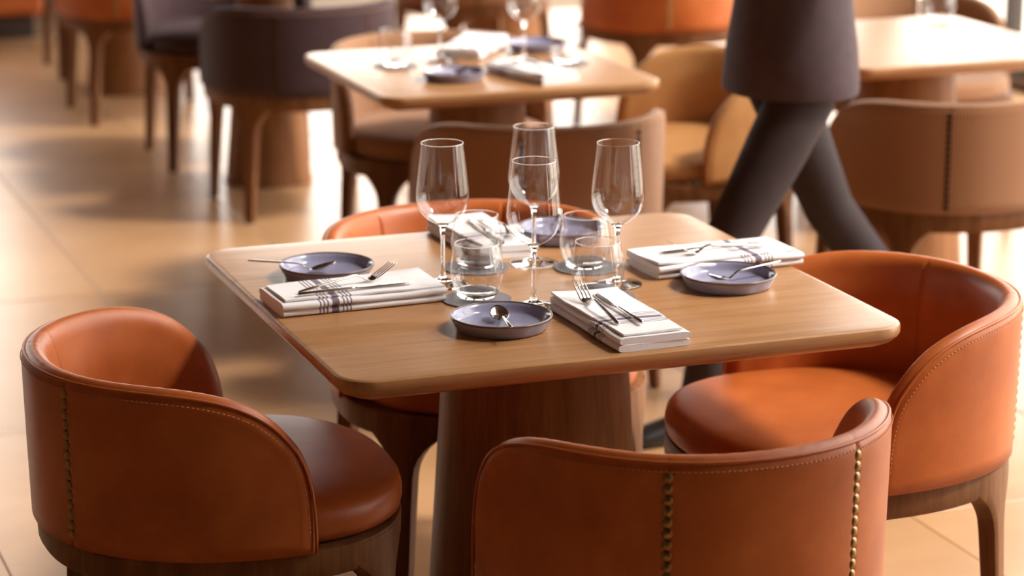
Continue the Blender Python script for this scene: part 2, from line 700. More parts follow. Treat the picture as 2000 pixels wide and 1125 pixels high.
def make_seat_frame():
    o = seat_plan(72, 0.322, 0.372, 0.258, 2.25)
    prof = [(1.0, 0.437), (1.004, 0.432), (1.0, 0.395), (0.985, 0.386), (0.90, 0.384), (0.88, 0.39), (0.88, 0.437)]
    rs = [[(x * s, y * s, z) for x, y in o] for s, z in prof]
    V, F = rings(rs, False, False)
    n = len(o)
    m = len(prof)
    for j in range(n):
        k = (j + 1) % n
        F.append(((m - 1) * n + j, (m - 1) * n + k, k, j))
    return sharp(me_from('seat_frame', V, F), 50)


def make_leg(t0):
    """leg that grows out of the seat frame in a curved knee and tapers to the floor"""
    dense = np.linspace(t0 - 0.7, t0 + 0.7, 281)
    def fp(t):
        s, c = math.sin(t), math.cos(t)
        ex = 2.25
        x = 0.324 * math.copysign(abs(s) ** (2 / ex), s)
        y = math.copysign(abs(c) ** (2 / ex), c)
        return np.array([x, -y * 0.374 if c > 0 else -y * 0.260])
    D = np.array([fp(t) for t in dense])
    arc = np.concatenate([[0], np.cumsum(np.linalg.norm(np.diff(D, axis=0), axis=1))])
    arc -= np.interp(t0, dense, arc)
    def at(s):
        return np.array([np.interp(s, arc, D[:, 0]), np.interp(s, arc, D[:, 1])])
    c0 = at(0)
    tg = at(0.01) - at(-0.01)
    tg /= np.linalg.norm(tg)
    nr = np.array([tg[1], -tg[0]])
    zs = [0.432, 0.405, 0.390, 0.378, 0.364, 0.348, 0.330, 0.308, 0.28, 0.22, 0.14, 0.06, 0.012, 0.002, 0.0]
    rs = []
    for z in zs:
        f = max(0, (z - 0.295) / 0.095)
        w = 0.047 * (0.70 + 0.30 * min(1, z / 0.3)) + 0.105 * min(f, 1.1) ** 2.6
        dp = 0.040 * (0.72 + 0.28 * min(1, z / 0.35))
        if z < 0.01: w -= 0.003; dp -= 0.003
        bend = min(1, max(0, (z - 0.25) / 0.1))
        splay = 0.022 * (1 - z / 0.43)
        ring = []
        ns = 9
        for side in (0, 1):
            for q in range(ns):
                s = (-0.5 + q / (ns - 1)) * w
                if side: s = -s
                pf = c0 + tg * s
                p = at(s) * bend + pf * (1 - bend)
                edge = min(abs(abs(s) - w / 2), 0.006) / 0.006
                rr = (0.004 * (1 - edge))
                # local outward normal blends with the centre normal
                off = -rr if side == 0 else -(dp - rr)
                p = p + nr * (off + splay)
                ring.append((p[0], p[1], z))
        rs.append(ring)
    V, F = rings(rs)
    return sharp(me_from('leg', V, F), 45)


def make_nail():
    r, h = 0.0091, 0.0056
    prof = [(0.0, -0.002), (r, -0.002), (r, 0.0005), (r * 0.92, h * 0.45), (r * 0.7, h * 0.78), (r * 0.38, h * 0.96), (0, h)]
    return lathe('nail', prof, 12)


ME_SHELL = make_shell()
ME_PIPE = make_piping()
ME_STITCH = make_stitching()
ME_CUSH = make_cushion()
ME_FRAME = make_seat_frame()
ME_LEG = [make_leg(t) for t in (-0.80, 0.80, PI - 0.86, PI + 0.86)]
ME_NAIL = make_nail()


def nail_places():
    out = []
    C = CH
    for sg in (-1, 1):
        t = np.array([sg * C['tc']])
        P, d, nr = plan_frame(t)
        top = float(zrim(t)[0]) - 0.030
        z = top
        while z > C['zb'] + 0.008:
            sc = 1 - C['k'] * ((C['zt'] - z) / (C['zt'] - C['zb'])) ** 1.3
            p = P[0] * sc + nr[0] * 0.0188
            out.append((Vector((p[0], p[1], z)), Vector((nr[0][0], nr[0][1], 0))))
            z -= 0.0178
    return out


NAILS = nail_places()


def with_mat(me, mat):
    c = me.copy()
    c.materials.clear()
    c.materials.append(mat)
    return c


STYLES = {}
for st, mat, nailmat in (('leather', M['leather'], M['nail']), ('cord', M['cord'], M['dark_nail']), ('dark', M['dark'], M['dark_nail']), ('honey', M['honey'], M['nail'])):
    STYLES[st] = dict(shell=with_mat(ME_SHELL, mat), cush=with_mat(ME_CUSH, mat), pipe=with_mat(ME_PIPE, mat), nail=with_mat(ME_NAIL, nailmat),
                      stitch=with_mat(ME_STITCH, M['thread']))
ME_FRAME.materials.append(M['legwood'])
for l in ME_LEG: l.materials.append(M['legwood'])


def armchair(style, x, y, rz, label, group=None, nails=True, stitch=True):
    S = STYLES[style]
    t = thing('armchair', label, 'chair', (x, y, 0), rz, group)
    sh = ob('backrest', S['shell'], None, t)
    ob('piping', S['pipe'], None, sh)
    if stitch:
        tag(ob('stitching', S['stitch'], None, sh), 'line of pale stitches below the rim', None, None, 'stuff')
    if nails:
        for p, nv in NAILS:
            o = ob('nail', S['nail'], None, sh, p, nv.to_track_quat('Z', 'Y').to_euler())
    ob('seat_cushion', S['cush'], None, t)
    ob('seat_frame', ME_FRAME, None, t)
    for l in ME_LEG:
        ob('leg', l, None, t)
    return t


D90 = PI / 2
armchair('leather', -0.583, -0.092, -D90, 'orange leather tub chair left of the near table, side panel toward us', 'orange leather chairs')
armchair('leather', -0.011, -0.648, 0.0, 'nearest orange leather tub chair with two rows of brass nails down its back', 'orange leather chairs')
armchair('leather', 0.501, -0.164, D90, 'orange leather tub chair right of the near table, its whole seat in view', 'orange leather chairs')
armchair('leather', 0.075, 0.452, PI, 'orange leather tub chair tucked behind the near table, only its rim above the top', 'orange leather chairs')
armchair('cord', 0.715, 1.90, 0.0, 'ribbed tan chair seen from behind through the wine glasses', 'tan corduroy chairs')
armchair('cord', 1.89, 1.82, 0.0, 'ribbed tan chair at the right edge, back turned, behind the right orange chair', 'tan corduroy chairs')
armchair('cord', 0.80, 2.85, PI, 'tan chair facing us from beyond the set middle table', 'tan corduroy chairs')
armchair('honey', 1.33, 2.38, D90, 'honey leather chair at the right end of the middle table', None)
armchair('dark', 0.70, 4.18, 0.0, 'dark plum chair with its back to us, left of the set middle table', 'dark plum chairs')
armchair('dark', 0.66, 5.02, PI, 'dark plum chair facing us, partly hidden at the left of the other plum chair', 'dark plum chairs')
armchair('leather', 0.56, 6.14, 0.0, 'far orange chair in front of the tapering pedestal at top left', 'orange leather chairs')
armchair('leather', 0.66, 7.22, PI, 'farthest chair at top left, one dark leg beside the banquette', 'orange leather chairs')
armchair('leather', 2.45, 5.05, 0.15, 'far orange chair at the top centre right with pale floor between its legs', 'orange leather chairs')
armchair('cord', 2.0, 6.05, 0.2, 'far chair whose two dark legs stand behind the middle table glasses', 'tan corduroy chairs')
armchair('leather', 2.78, 4.15, 0.0, 'reddish-brown chair at the top right corner, beyond the bright right-hand table', 'orange leather chairs')
armchair('cord', 2.62, 3.2, PI, 'chair on the far side of the bright right-hand table, its legs showing below the top', 'tan corduroy chairs')


# ------------------------------------------------------------------ tables
def tabletop_me(w, d, r=0.065):
    prof = [(-0.060, 0.708), (-0.034, 0.7095), (-0.014, 0.718), (-0.003, 0.7275), (0.0, 0.733), (0.0, 0.743), (-0.0015, 0.7475), (-0.0045, 0.7495), (-0.009, 0.75)]
    rs = []
    for off, z in prof:
        rs.append([(x, y, z) for x, y in rrect(w + 2 * off, d + 2 * off, r + off)])
    V, F = rings(rs)
    return sharp(me_from('tabletop', V, F), 32)


def pedestal_me(rt, rb):
    prof = [(0, 0.0), (rb + 0.004, 0.0), (rb + 0.004, 0.004)]
    for k in range(13):
        z = 0.004 + (0.709 - 0.004) * k / 12
        q = 1 - z / 0.709
        prof.append((rt + (rb - rt) * q ** 1.15, z))
    prof.append((0, 0.709))
    return sharp(lathe('pedestal', prof, 56), 40)


def dining_table(x, y, w, d, rt, rb, label, group=None):
    t = thing('dining_table', label, 'table', (x, y, 0), 0, group)
    ob('tabletop', tabletop_me(w, d), M['tablewood'], t)
    ob('pedestal', pedestal_me(rt, rb), M['pedwood'], t)
    return t


G = 'pedestal tables'
dining_table(0, 0, 1.044, 1.0, 0.172, 0.215, 'large square wooden table in front, set for four, on a thick round pedestal', G)
dining_table(0.745, 2.415, 0.81, 0.83, 0.132, 0.18, 'middle wooden table with a pale shining top and two wine glasses', G)
dining_table(2.13, 2.43, 0.80, 0.87, 0.15, 0.20, 'right-hand table with a glaring white top, beyond the walking person', G)
dining_table(0.70, 4.58, 0.62, 0.56, 0.10, 0.16, 'small table behind the plum chair, only its dark pedestal visible', G)
dining_table(0.62, 6.68, 0.72, 0.62, 0.11, 0.18, 'far table at top left, only its flaring pedestal visible', G)
dining_table(2.42, 6.75, 0.80, 0.80, 0.15, 0.20, 'far table at the top centre, only its dark pedestal visible', G)

# ------------------------------------------------------------------ tableware meshes
TT = 0.75


BOWL = [(0.0075, 0.1120), (0.0135, 0.1170), (0.0235, 0.1225), (0.0335, 0.1300), (0.0415, 0.1395), (0.0465, 0.1510), (0.0492, 0.164), (0.0495, 0.171),
        (0.0489, 0.183), (0.0465, 0.205), (0.0435, 0.232), (0.0405, 0.258), (0.0391, 0.2700)]


def glass_meshes():
    bowl = lathe('bowl', BOWL, 72)
    stem = lathe('stem', [(0, 0.0125), (0.0085, 0.0132), (0.0052, 0.021), (0.0042, 0.035), (0.0039, 0.065), (0.0040, 0.090), (0.0048, 0.104), (0.0075, 0.1120), (0.0115, 0.1156),
                          (0.0080, 0.1172), (0.0035, 0.1180), (0, 0.1182)], 40)
    foot = lathe('foot', [(0, 0.0), (0.046, 0.0), (0.0475, 0.0012), (0.046, 0.0026), (0.034, 0.0048), (0.018, 0.0085), (0.0085, 0.0130), (0, 0.0132)], 64)
    lip = lathe('rim', [(0.0391 + 0.0006 * math.cos(a), 0.2700 + 0.0006 * math.sin(a)) for a in [2 * PI * k / 8 for k in range(8)]], 64, True)
    return [('bowl', bowl, 'thin'), ('stem', stem, 'glass'), ('foot', foot, 'glass'), ('rim', lip, 'glass')]


def tumbler_meshes():
    wall = lathe('wall', [(0.0405, 0.012), (0.0455, 0.024), (0.0485, 0.037), (0.0493, 0.048), (0.0483, 0.062), (0.0457, 0.078), (0.0425, 0.094), (0.0410, 0.1010)], 72)
    base = lathe('base', [(0, 0.0), (0.030, 0.0), (0.0335, 0.001), (0.0362, 0.004), (0.0405, 0.012), (0.0396, 0.0130), (0.034, 0.0128), (0.026, 0.0112), (0.014, 0.0098), (0, 0.0094)], 64)
    lip = lathe('rim', [(0.0410 + 0.0007 * math.cos(a), 0.1010 + 0.0007 * math.sin(a)) for a in [2 * PI * k / 8 for k in range(8)]], 64, True)
    return [('wall', wall, 'thin'), ('base', base, 'glass'), ('rim', lip, 'glass')]


def plate_me():
    r = 0.090
    prof = [(0, 0.0), (r - 0.014, 0.0), (r - 0.011, 0.0015), (r - 0.009, 0.006), (r - 0.0035, 0.016), (r, 0.0238), (r - 0.0006, 0.0255), (r - 0.0028, 0.0252),
            (r - 0.0062, 0.0185), (r - 0.0095, 0.0115), (r - 0.0125, 0.0082), (r - 0.018, 0.0068), (r * 0.5, 0.0062), (0, 0.006)]
    return lathe('plate', prof, 72)


def plate_rim_me():
    r = 0.090
    prof = [(r + 0.0004, 0.0226), (r + 0.0006, 0.0246), (r - 0.0007, 0.0262), (r - 0.0028, 0.0258), (r - 0.0034, 0.0240), (r - 0.0020, 0.0235)]
    return lathe('rim_edge', prof, 72, True)


def coaster_me():
    r = 0.064
    return lathe('coaster', [(0, 0), (r - 0.0006, 0), (r, 0.0006), (r, 0.0019), (r - 0.0006, 0.0025), (0, 0.0025)], 56)


WINE, TUMB = glass_meshes(), tumbler_meshes()
for n_, me_, m_ in WINE + TUMB: me_.materials.append(M[m_])
ME_PLATE, ME_RIM, ME_COAST = plate_me(), plate_rim_me(), coaster_me()
ME_PLATE.materials.append(M['glaze'])
ME_RIM.materials.append(M['rim'])
sharp(ME_COAST, 40).materials.append(M['coaster'])


def wine_glass(x, y, label, group):
    t = thing('wine_glass', label, 'wine glass', (x, y, TT + 0.0004), 0, group)
    for n, me, m in WINE: ob(n, me, None, t)
    return t


def tumbler(x, y, label, group, z=TT + 0.0029):
    t = thing('tumbler', label, 'tumbler', (x, y, z + 0.0004), 0, group)
    for n, me, m in TUMB: ob(n, me, None, t)
    return t


def coaster(x, y, label, group):
    return tag(ob('coaster', ME_COAST, None, None, (x, y, TT + 0.0003)), label, 'coaster', group)


def plate(x, y, label, group):
    t = thing('side_plate', label, 'plate', (x, y, TT + 0.0003), 0, group)
    ob('dish', ME_PLATE, None, t)
    tag(ob('rim_edge', ME_RIM, None, t), 'thin brown glazed edge')
    return t


# folded napkin: a stack of soft folded layers, long axis along local x, folds on the long sides
def napkin_layers_me(name, L, W, layers, th, seed, spread=0.004):
    rnd = random.Random(seed)
    out = ([], [])
    for k in range(layers):
        z0 = k * th
        ox, oy = rnd.uniform(-spread, spread), rnd.uniform(-spread, spread) * 0.6
        l, w = L - rnd.uniform(0, 0.006), W - rnd.uniform(0, 0.004)
        ph = rnd.uniform(0, 6)
        nx_, ns = 26, 20
        rs = []
        for i in range(nx_ + 1):
            fx = i / nx_
            x = (-0.5 + fx) * l
            endw = 1 - 0.03 * (abs(2 * fx - 1) ** 8)
            amp = 0.0011 * (0.4 + k / max(1, layers - 1))
            ring = []
            for j in range(ns):
                a = 2 * PI * j / ns
                ca, sa = math.cos(a), math.sin(a)
                yy = math.copysign(abs(ca) ** 0.22, ca) * w / 2 * endw
                zz = math.copysign(abs(sa) ** 0.55, sa) * th / 2 * 1.02
                puff = 1.0 + 0.10 * math.cos(fx * 9 + ph) * (abs(ca) ** 2)
                wav = amp * math.sin(fx * 11 + ph + 2.2 * yy / w) if k else 0.0
                edgewav = 0.0012 * math.sin(yy * 90 + ph) if i in (0, nx_) else 0
                skew = 0.0012 * math.sin(fx * 7 + ph * 2)
                ring.append((ox + x + edgewav, oy + yy + skew, z0 + th / 2 + zz * puff + max(wav, -0.0004)))
            rs.append(ring)
        out = add_vf(out, rings(rs))
    return sharp(me_from(name, out[0], out[1]), 55)


NAPS = [(0.315, 0.150), (0.315, 0.140), (0.285, 0.132), (0.315, 0.150)]
ME_NAP = [napkin_layers_me('napkin', L, W, 2, 0.0125, 11 + k) for k, (L, W) in enumerate(NAPS)]
for m in ME_NAP: m.materials.append(M['napkin'])
NAPH = 2 * 0.0125


def flap_me(L, W, seed):
    """uppermost layer of the napkin, folded a little aslant so that one corner stands proud"""
    rnd = random.Random(seed)
    rs = []
    nx_, ny_ = 24, 10
    top, bot = [], []
    for i in range(nx_ + 1):
        for j in range(ny_ + 1):
            fx, fy = i / nx_, j / ny_
            x = (-0.5 + fx) * L
            y = (-0.5 + fy) * W * (1 - 0.14 * (1 - fx))
            lift = 0.006 * max(0, fx - 0.78) / 0.22 * max(0, fy - 0.35) + 0.0007 * math.sin(fx * 13 + fy * 5 + seed)
            top.append((x, y, 0.0036 + lift))
            bot.append((x, y, 0.0 + max(lift * 0.9, 0)))
    n = len(top)
    F = []
    w = ny_ + 1
    for i in range(nx_):
        for j in range(ny_):
            a = i * w + j
            F.append((a, a + w, a + w + 1, a + 1))
            F.append((n + a, n + a + 1, n + a + w + 1, n + a + w))
    border = [j for j in range(w)] + [i * w + ny_ for i in range(1, nx_ + 1)] + [nx_ * w + j for j in range(ny_ - 1, -1, -1)] + [i * w for i in range(nx_ - 1, 0, -1)]
    for q in range(len(border)):
        a, b = border[q], border[(q + 1) % len(border)]
        F.append((a, b, n + b, n + a))
    return sharp(me_from('top_fold', top + bot, F), 50)


ME_FLAP = [flap_me(L - 0.015, W - 0.012, k) for k, (L, W) in enumerate(NAPS)]
for m in ME_FLAP: m.materials.append(M['napkin'])


def napkin(x, y, rz, label, group, k=0):
    t = thing('napkin', label, 'napkin', (x, y, TT + 0.0004), rz, group)
    ob('folded_cloth', ME_NAP[k % 4], None, t)
    ob('top_fold', ME_FLAP[k % 4], None, t, (0.003, 0.001, NAPH + 0.0009))
    return t


# cutlery: long axis along local x, handle end at negative x
def strip(secs):
    """secs: (x, y centre, z centre, width, thickness) -> lofted bar with a rounded section"""
    rs = []
    for x, yc, zc, w, th in secs:
        ring = []
        for k in range(10):
            a = 2 * PI * k / 10
            ring.append((x, yc + math.copysign(abs(math.cos(a)) ** 0.7, math.cos(a)) * w / 2, zc + math.copysign(abs(math.sin(a)) ** 0.8, math.sin(a)) * th / 2))
        rs.append(ring)
    return rings(rs)


def fork_meshes():
    handle = strip([(-0.1045, 0, 0.0022, 0.0050, 0.0030), (-0.102, 0, 0.0028, 0.0076, 0.0044), (-0.06, 0, 0.0075, 0.0076, 0.0044), (-0.01, 0, 0.0130, 0.0064, 0.0040),
                    (0.012, 0, 0.0152, 0.0058, 0.0038), (0.021, 0, 0.0150, 0.0056, 0.0036), (0.030, 0, 0.0112, 0.0060, 0.0034), (0.040, 0, 0.0050, 0.0100, 0.0028), (0.046, 0, 0.0030, 0.0155, 0.0024)])
    root = strip([(0.0445, 0, 0.0034, 0.0140, 0.0024), (0.049, 0, 0.0030, 0.0205, 0.0022), (0.054, 0, 0.0042, 0.0232, 0.0020), (0.060, 0, 0.0066, 0.0238, 0.0020)])
    tines = []
    for k in range(4):
        y = (-1.5 + k) * 0.0068
        tines.append(strip([(0.0585, y, 0.0060, 0.0036, 0.0020), (0.072, y, 0.0122, 0.0032, 0.0020), (0.086, y, 0.0192, 0.0029, 0.0019), (0.098, y, 0.0258, 0.0024, 0.0017), (0.1045, y, 0.0296, 0.0011, 0.0010)]))
    return handle, root, tines


def knife_meshes():
    handle = strip([(-0.112, 0, 0.0040, 0.0060, 0.0050), (-0.110, 0, 0.0043, 0.0082, 0.0066), (-0.06, 0, 0.0043, 0.0085, 0.0068), (-0.008, 0, 0.0043, 0.0078, 0.0062), (-0.002, 0, 0.0041, 0.0070, 0.0050)])
    blade = strip([(-0.004, 0, 0.0038, 0.0064, 0.0030), (0.006, 0.0004, 0.0034, 0.0085, 0.0018), (0.020, 0.001, 0.0030, 0.0135, 0.0015), (0.060, 0.001, 0.0026, 0.0165, 0.0013),
                   (0.090, 0.0004, 0.0023, 0.0155, 0.0012), (0.105, -0.001, 0.0021, 0.0105, 0.0010), (0.113, -0.0025, 0.0020, 0.0040, 0.0008)])
    return handle, blade


def spoon_meshes():
    handle = strip([(-0.086, 0, 0.0022, 0.0045, 0.0024), (-0.084, 0, 0.0026, 0.0070, 0.0036), (-0.03, 0, 0.0085, 0.0060, 0.0034), (0.004, 0, 0.0124, 0.0050, 0.0032), (0.012, 0, 0.0122, 0.0050, 0.0030),
                    (0.022, 0, 0.0085, 0.0054, 0.0028), (0.031, 0, 0.0050, 0.0080, 0.0022), (0.036, 0, 0.0052, 0.0110, 0.0018)])
    # bowl: shallow pointed oval, two walls
    rs_o, rs_i = [], []
    nr, na = 7, 28
    L, Wd, dep, th = 0.052, 0.0335, 0.0075, 0.0010
    ct, st_ = math.cos(0.46), math.sin(0.46)
    V, F = [], []
    for s, sgn in ((0, 1), (1, 0)):
        for r in range(nr + 1):
            q = r / nr
            for k in range(na):
                a = 2 * PI * k / na
                c, s_ = math.cos(a), math.sin(a)
                x = (c * q + 1) * L / 2
                y = s_ * q * Wd / 2 * (1 - 0.16 * c * q)
                z = -dep * (1 - q * q) + (th if s == 0 else 0) * (1 if q < 1 else 0.4)
                V.append((0.0325 + x * ct - z * st_, y, 0.0050 + x * st_ + z * ct))
    n = (nr + 1) * na
    for base in (0, n):
        for r in range(nr):
            for k in range(na):
                j = (k + 1) % na
                F.append((base + r * na + k, base + r * na + j, base + (r + 1) * na + j, base + (r + 1) * na + k))
    for k in range(na):
        j = (k + 1) % na
        F.append((nr * na + k, nr * na + j, n + nr * na + j, n + nr * na + k))
    return handle, (V, F)


fh, fr_, ft = fork_meshes()
ME_FH = me_from('handle', *fh); ME_FR = me_from('fork_head', *fr_); ME_FT = [me_from('tine', *q) for q in ft]
kh, kb = knife_meshes()
ME_KH = me_from('handle', *kh); ME_KB = me_from('blade', *kb)
sh_, sb = spoon_meshes()
ME_SH = me_from('handle', *sh_)
bmx = bmesh.new()
_m = me_from('bowl', *sb)
bmx.from_mesh(_m)
bmesh.ops.remove_doubles(bmx, verts=bmx.verts, dist=0.00001)
ME_SB = bm_to_me('bowl', bmx)
for m in [ME_FH, ME_FR, ME_KH, ME_KB, ME_SH, ME_SB] + ME_FT: m.materials.append(M['steel'])


def place(name, cat, label, group, p, q, L, z, parts, tilt=0.0, roll=0.0):
    """handle end at p, working end toward q (xy), lying at height z"""
    a = math.atan2(q[1] - p[1], q[0] - p[0])
    mx, my = (p[0] + q[0]) / 2, (p[1] + q[1]) / 2
    t = thing(name, label, cat, (mx, my, z), 0, group)
    t.rotation_euler = Euler((roll, -tilt, a), 'XYZ')
    for n, me in parts:
        ob(n, me, None, t)
    return t


FORK = [('handle', ME_FH), ('fork_head', ME_FR)] + [('tine', m) for m in ME_FT]
KNIFE = [('handle', ME_KH), ('blade', ME_KB)]
SPOON = [('handle', ME_SH), ('bowl', ME_SB)]

# ------------------------------------------------------------------ the near table's setting
GW, GT, GC, GP, GN = 'wine glasses on the near table', 'tumblers on the near table', 'coasters under the near tumblers', 'blue-grey side plates', 'striped napkins on the near table'
wine_glass(-0.059, -0.146, 'wine glass nearest the front, between the near plate and the coasters', GW)
wine_glass(-0.159, 0.068, 'leftmost wine glass on the near table, right of the left napkin', GW)
wine_glass(0.059, 0.163, 'wine glass at the back of the near table, rim standing tallest', GW)
wine_glass(0.146, -0.045, 'rightmost wine glass on the near table, beside the right napkin', GW)
coaster(-0.138, -0.062, 'grey round coaster at front left under a tumbler', GC)
coaster(-0.058, 0.170, 'grey round coaster at back left, mostly hidden by the tumblers', GC)
coaster(0.079, -0.128, 'grey round coaster at front right, half under the napkin corner', GC)
coaster(0.142, 0.094, 'grey round coaster at back right under the farther right tumbler', GC)
tumbler(-0.134, -0.051, 'stemless tumbler at front left on its coaster', GT)
tumbler(-0.055, 0.172, 'stemless tumbler at back left, seen through the front left one', GT)
tumbler(0.078, -0.115, 'stemless tumbler at front right beside the fork', GT)
tumbler(0.138, 0.094, 'stemless tumbler at back right in front of the far plate', GT)
PN, PL, PF, PR_ = (-0.164, -0.262), (-0.345, 0.205), (0.188, 0.345), (0.338, -0.125)
plate(*PN, 'blue-grey plate at the front edge with a spoon pointing toward us', GP)
plate(*PL, 'blue-grey plate at the left of the near table behind the striped napkin', GP)
plate(*PF, 'blue-grey plate at the far side of the near table behind the glasses', GP)
plate(*PR_, 'blue-grey plate at the right of the near table', GP)
napkin(-0.352, 0.012, 0.04, 'folded white napkin at left with grey stripes over its front side', GN, 0)
napkin(0.032, -0.325, D90 + 0.02, 'folded white napkin at the front edge, stripes toward us', GN, 1)
napkin(0.022, 0.362, D90 + 0.05, 'folded white napkin at the far side of the near table', GN, 2)
napkin(0.382, 0.035, PI + 0.05, 'folded white napkin at right with faint stripes, behind the right plate', GN, 3)
NZ = TT + NAPH + 0.0062
GF, GK, GS = 'forks on the napkins', 'knives on the napkins', 'spoons on the side plates'
place('fork', 'fork', 'steel fork on the left napkin, tines pointing right', GF, (-0.465, -0.020), (-0.262, 0.040), 0.21, NZ, FORK)
place('knife', 'knife', 'steel knife on the left napkin below the fork', GK, (-0.470, -0.040), (-0.248, -0.018), 0.22, NZ, KNIFE)
place('fork', 'fork', 'steel fork on the front napkin, tines pointing away', GF, (-0.008, -0.415), (0.000, -0.215), 0.21, NZ, FORK)
place('knife', 'knife', 'steel knife beside the fork on the front napkin', GK, (0.030, -0.430), (0.034, -0.210), 0.22, NZ, KNIFE)
place('knife', 'knife', 'steel knife on the far napkin behind the left tumblers', GK, (0.020, 0.425), (0.012, 0.205), 0.22, NZ, KNIFE)
place('fork', 'fork', 'steel fork on the far napkin behind the left tumblers', GF, (0.045, 0.430), (0.056, 0.225), 0.21, NZ, FORK)
place('fork', 'fork', 'steel fork on the right napkin', GF, (0.480, 0.020), (0.275, 0.005), 0.21, NZ, FORK)
place('knife', 'knife', 'steel knife on the right napkin beside the fork', GK, (0.490, 0.050), (0.270, 0.035), 0.22, NZ, KNIFE)
PZ = TT + 0.0003 + 0.0065


def spoon_on(pc, ang, label, along=0.0):
    d = Vector((math.cos(ang), math.sin(ang)))
    c = Vector(pc) + d * along
    tilt = -math.asin(0.0200 / 0.110)
    t = thing('spoon', label, 'spoon', (c.x, c.y, PZ + 0.0085), 0, GS)
    t.rotation_euler = Euler((0, -tilt, ang), 'XYZ')
    for n, me in SPOON:
        ob(n, me, None, t)
    return t


spoon_on(PN, math.radians(78), 'teaspoon on the front plate, handle toward us', -0.030)
spoon_on(PL, math.radians(-18), 'teaspoon on the left plate, handle sticking out to the left', -0.065)
spoon_on(PF, math.radians(250), 'teaspoon on the far plate', -0.035)
spoon_on(PR_, math.radians(190), 'teaspoon on the right plate, handle sticking out to the right', -0.035)

# ------------------------------------------------------------------ the middle table's setting
G2 = 'tableware on the middle table'
wine_glass(0.680, 2.545, 'left wine glass on the middle table', 'wine glasses on the middle table')
wine_glass(0.905, 2.46, 'right wine glass on the middle table', 'wine glasses on the middle table')
coaster(0.530, 2.500, 'coaster under the left tumbler on the middle table', 'coasters on the middle table')
tumbler(0.530, 2.500, 'left tumbler on the middle table', 'tumblers on the middle table')
coaster(1.005, 2.380, 'coaster under the right tumbler on the middle table', 'coasters on the middle table')
tumbler(1.005, 2.380, 'right tumbler on the middle table', 'tumblers on the middle table')
plate(0.615, 2.235, 'blue-grey plate at the near edge of the middle table', GP)
plate(1.015, 2.640, 'blue-grey plate at the far side of the middle table', GP)
napkin(0.830, 2.690, 0.95, 'napkin toward the back of the middle table, laden with cutlery', 'napkins on the middle table', 1)
napkin(0.830, 2.200, -D90 + 0.25, 'napkin at the front of the middle table', 'napkins on the middle table', 2)
place('fork', 'fork', 'fork on the front napkin of the middle table', 'cutlery on the middle table', (0.835, 2.12), (0.80, 2.32), 0.21, NZ, FORK)
place('knife', 'knife', 'knife on the back napkin of the middle table', 'cutlery on the middle table', (0.85, 2.75), (0.76, 2.56), 0.22, NZ, KNIFE)
spoon_on((0.615, 2.235), math.radians(20), 'teaspoon on the near plate of the middle table', -0.03)
# right-hand table
tumbler(2.42, 2.74, 'tumbler at the far corner of the bright right-hand table', 'tumblers on the right-hand table', TT + 0.0003)
wine_glass(2.28, 2.62, 'wine glass on the bright right-hand table', None)

# ------------------------------------------------------------------ banquette at the back left
bq = thing('banquette', 'orange upholstered banquette on a dark plinth at the far left corner', 'banquette', (-0.75, 8.7, 0))
ob('plinth', box_me('plinth', -1.25, 1.25, -0.36, 0.40, 0, 0.12), M['frame'], bq)
ob('base', box_me('base', -1.3, 1.3, -0.42, 0.42, 0.12, 0.34, 0.03, 3), M['leather'], bq)
for k in range(3):
    ob('seat_cushion', box_me('seat_cushion', -1.29 + k * 0.86, -0.44 + k * 0.86, -0.43, 0.25, 0.342, 0.47, 0.035, 3), M['leather'], bq)
    ob('back_cushion', box_me('back_cushion', -1.29 + k * 0.86, -0.44 + k * 0.86, 0.255, 0.44, 0.36, 0.86, 0.04, 3), M['leather'], bq)


# ------------------------------------------------------------------ the walking person
def skin_body(name, nodes, edges, root, mat, parent, sub=2):
    """nodes: name -> (x, y, z, rx, ry)"""
    names = list(nodes)
    me = bpy.data.meshes.new(name + '_skeleton')
    me.from_pydata([nodes[n][:3] for n in names], [(names.index(a), names.index(b)) for a, b in edges], [])
    tmp = bpy.data.objects.new(name + '_tmp', me)
    COL.objects.link(tmp)
    tmp.modifiers.new('skin', 'SKIN')
    tmp.modifiers['skin'].use_smooth_shade = True
    if not me.skin_vertices:
        me.skin_vertices.new()
    for i, n in enumerate(names):
        sv = me.skin_vertices[0].data[i]
        sv.radius = nodes[n][3:5]
        sv.use_root = (n == root)
    ss = tmp.modifiers.new('sub', 'SUBSURF')
    ss.levels = sub
    ss.render_levels = sub
    dg = bpy.context.evaluated_depsgraph_get()
    ev = tmp.evaluated_get(dg)
    out = bpy.data.meshes.new_from_object(ev)
    out.name = name
    bpy.data.objects.remove(tmp)
    bpy.data.meshes.remove(me)
    out.polygons.foreach_set('use_smooth', [True] * len(out.polygons))
    out.materials.clear()
    return ob(name, out, mat, parent)


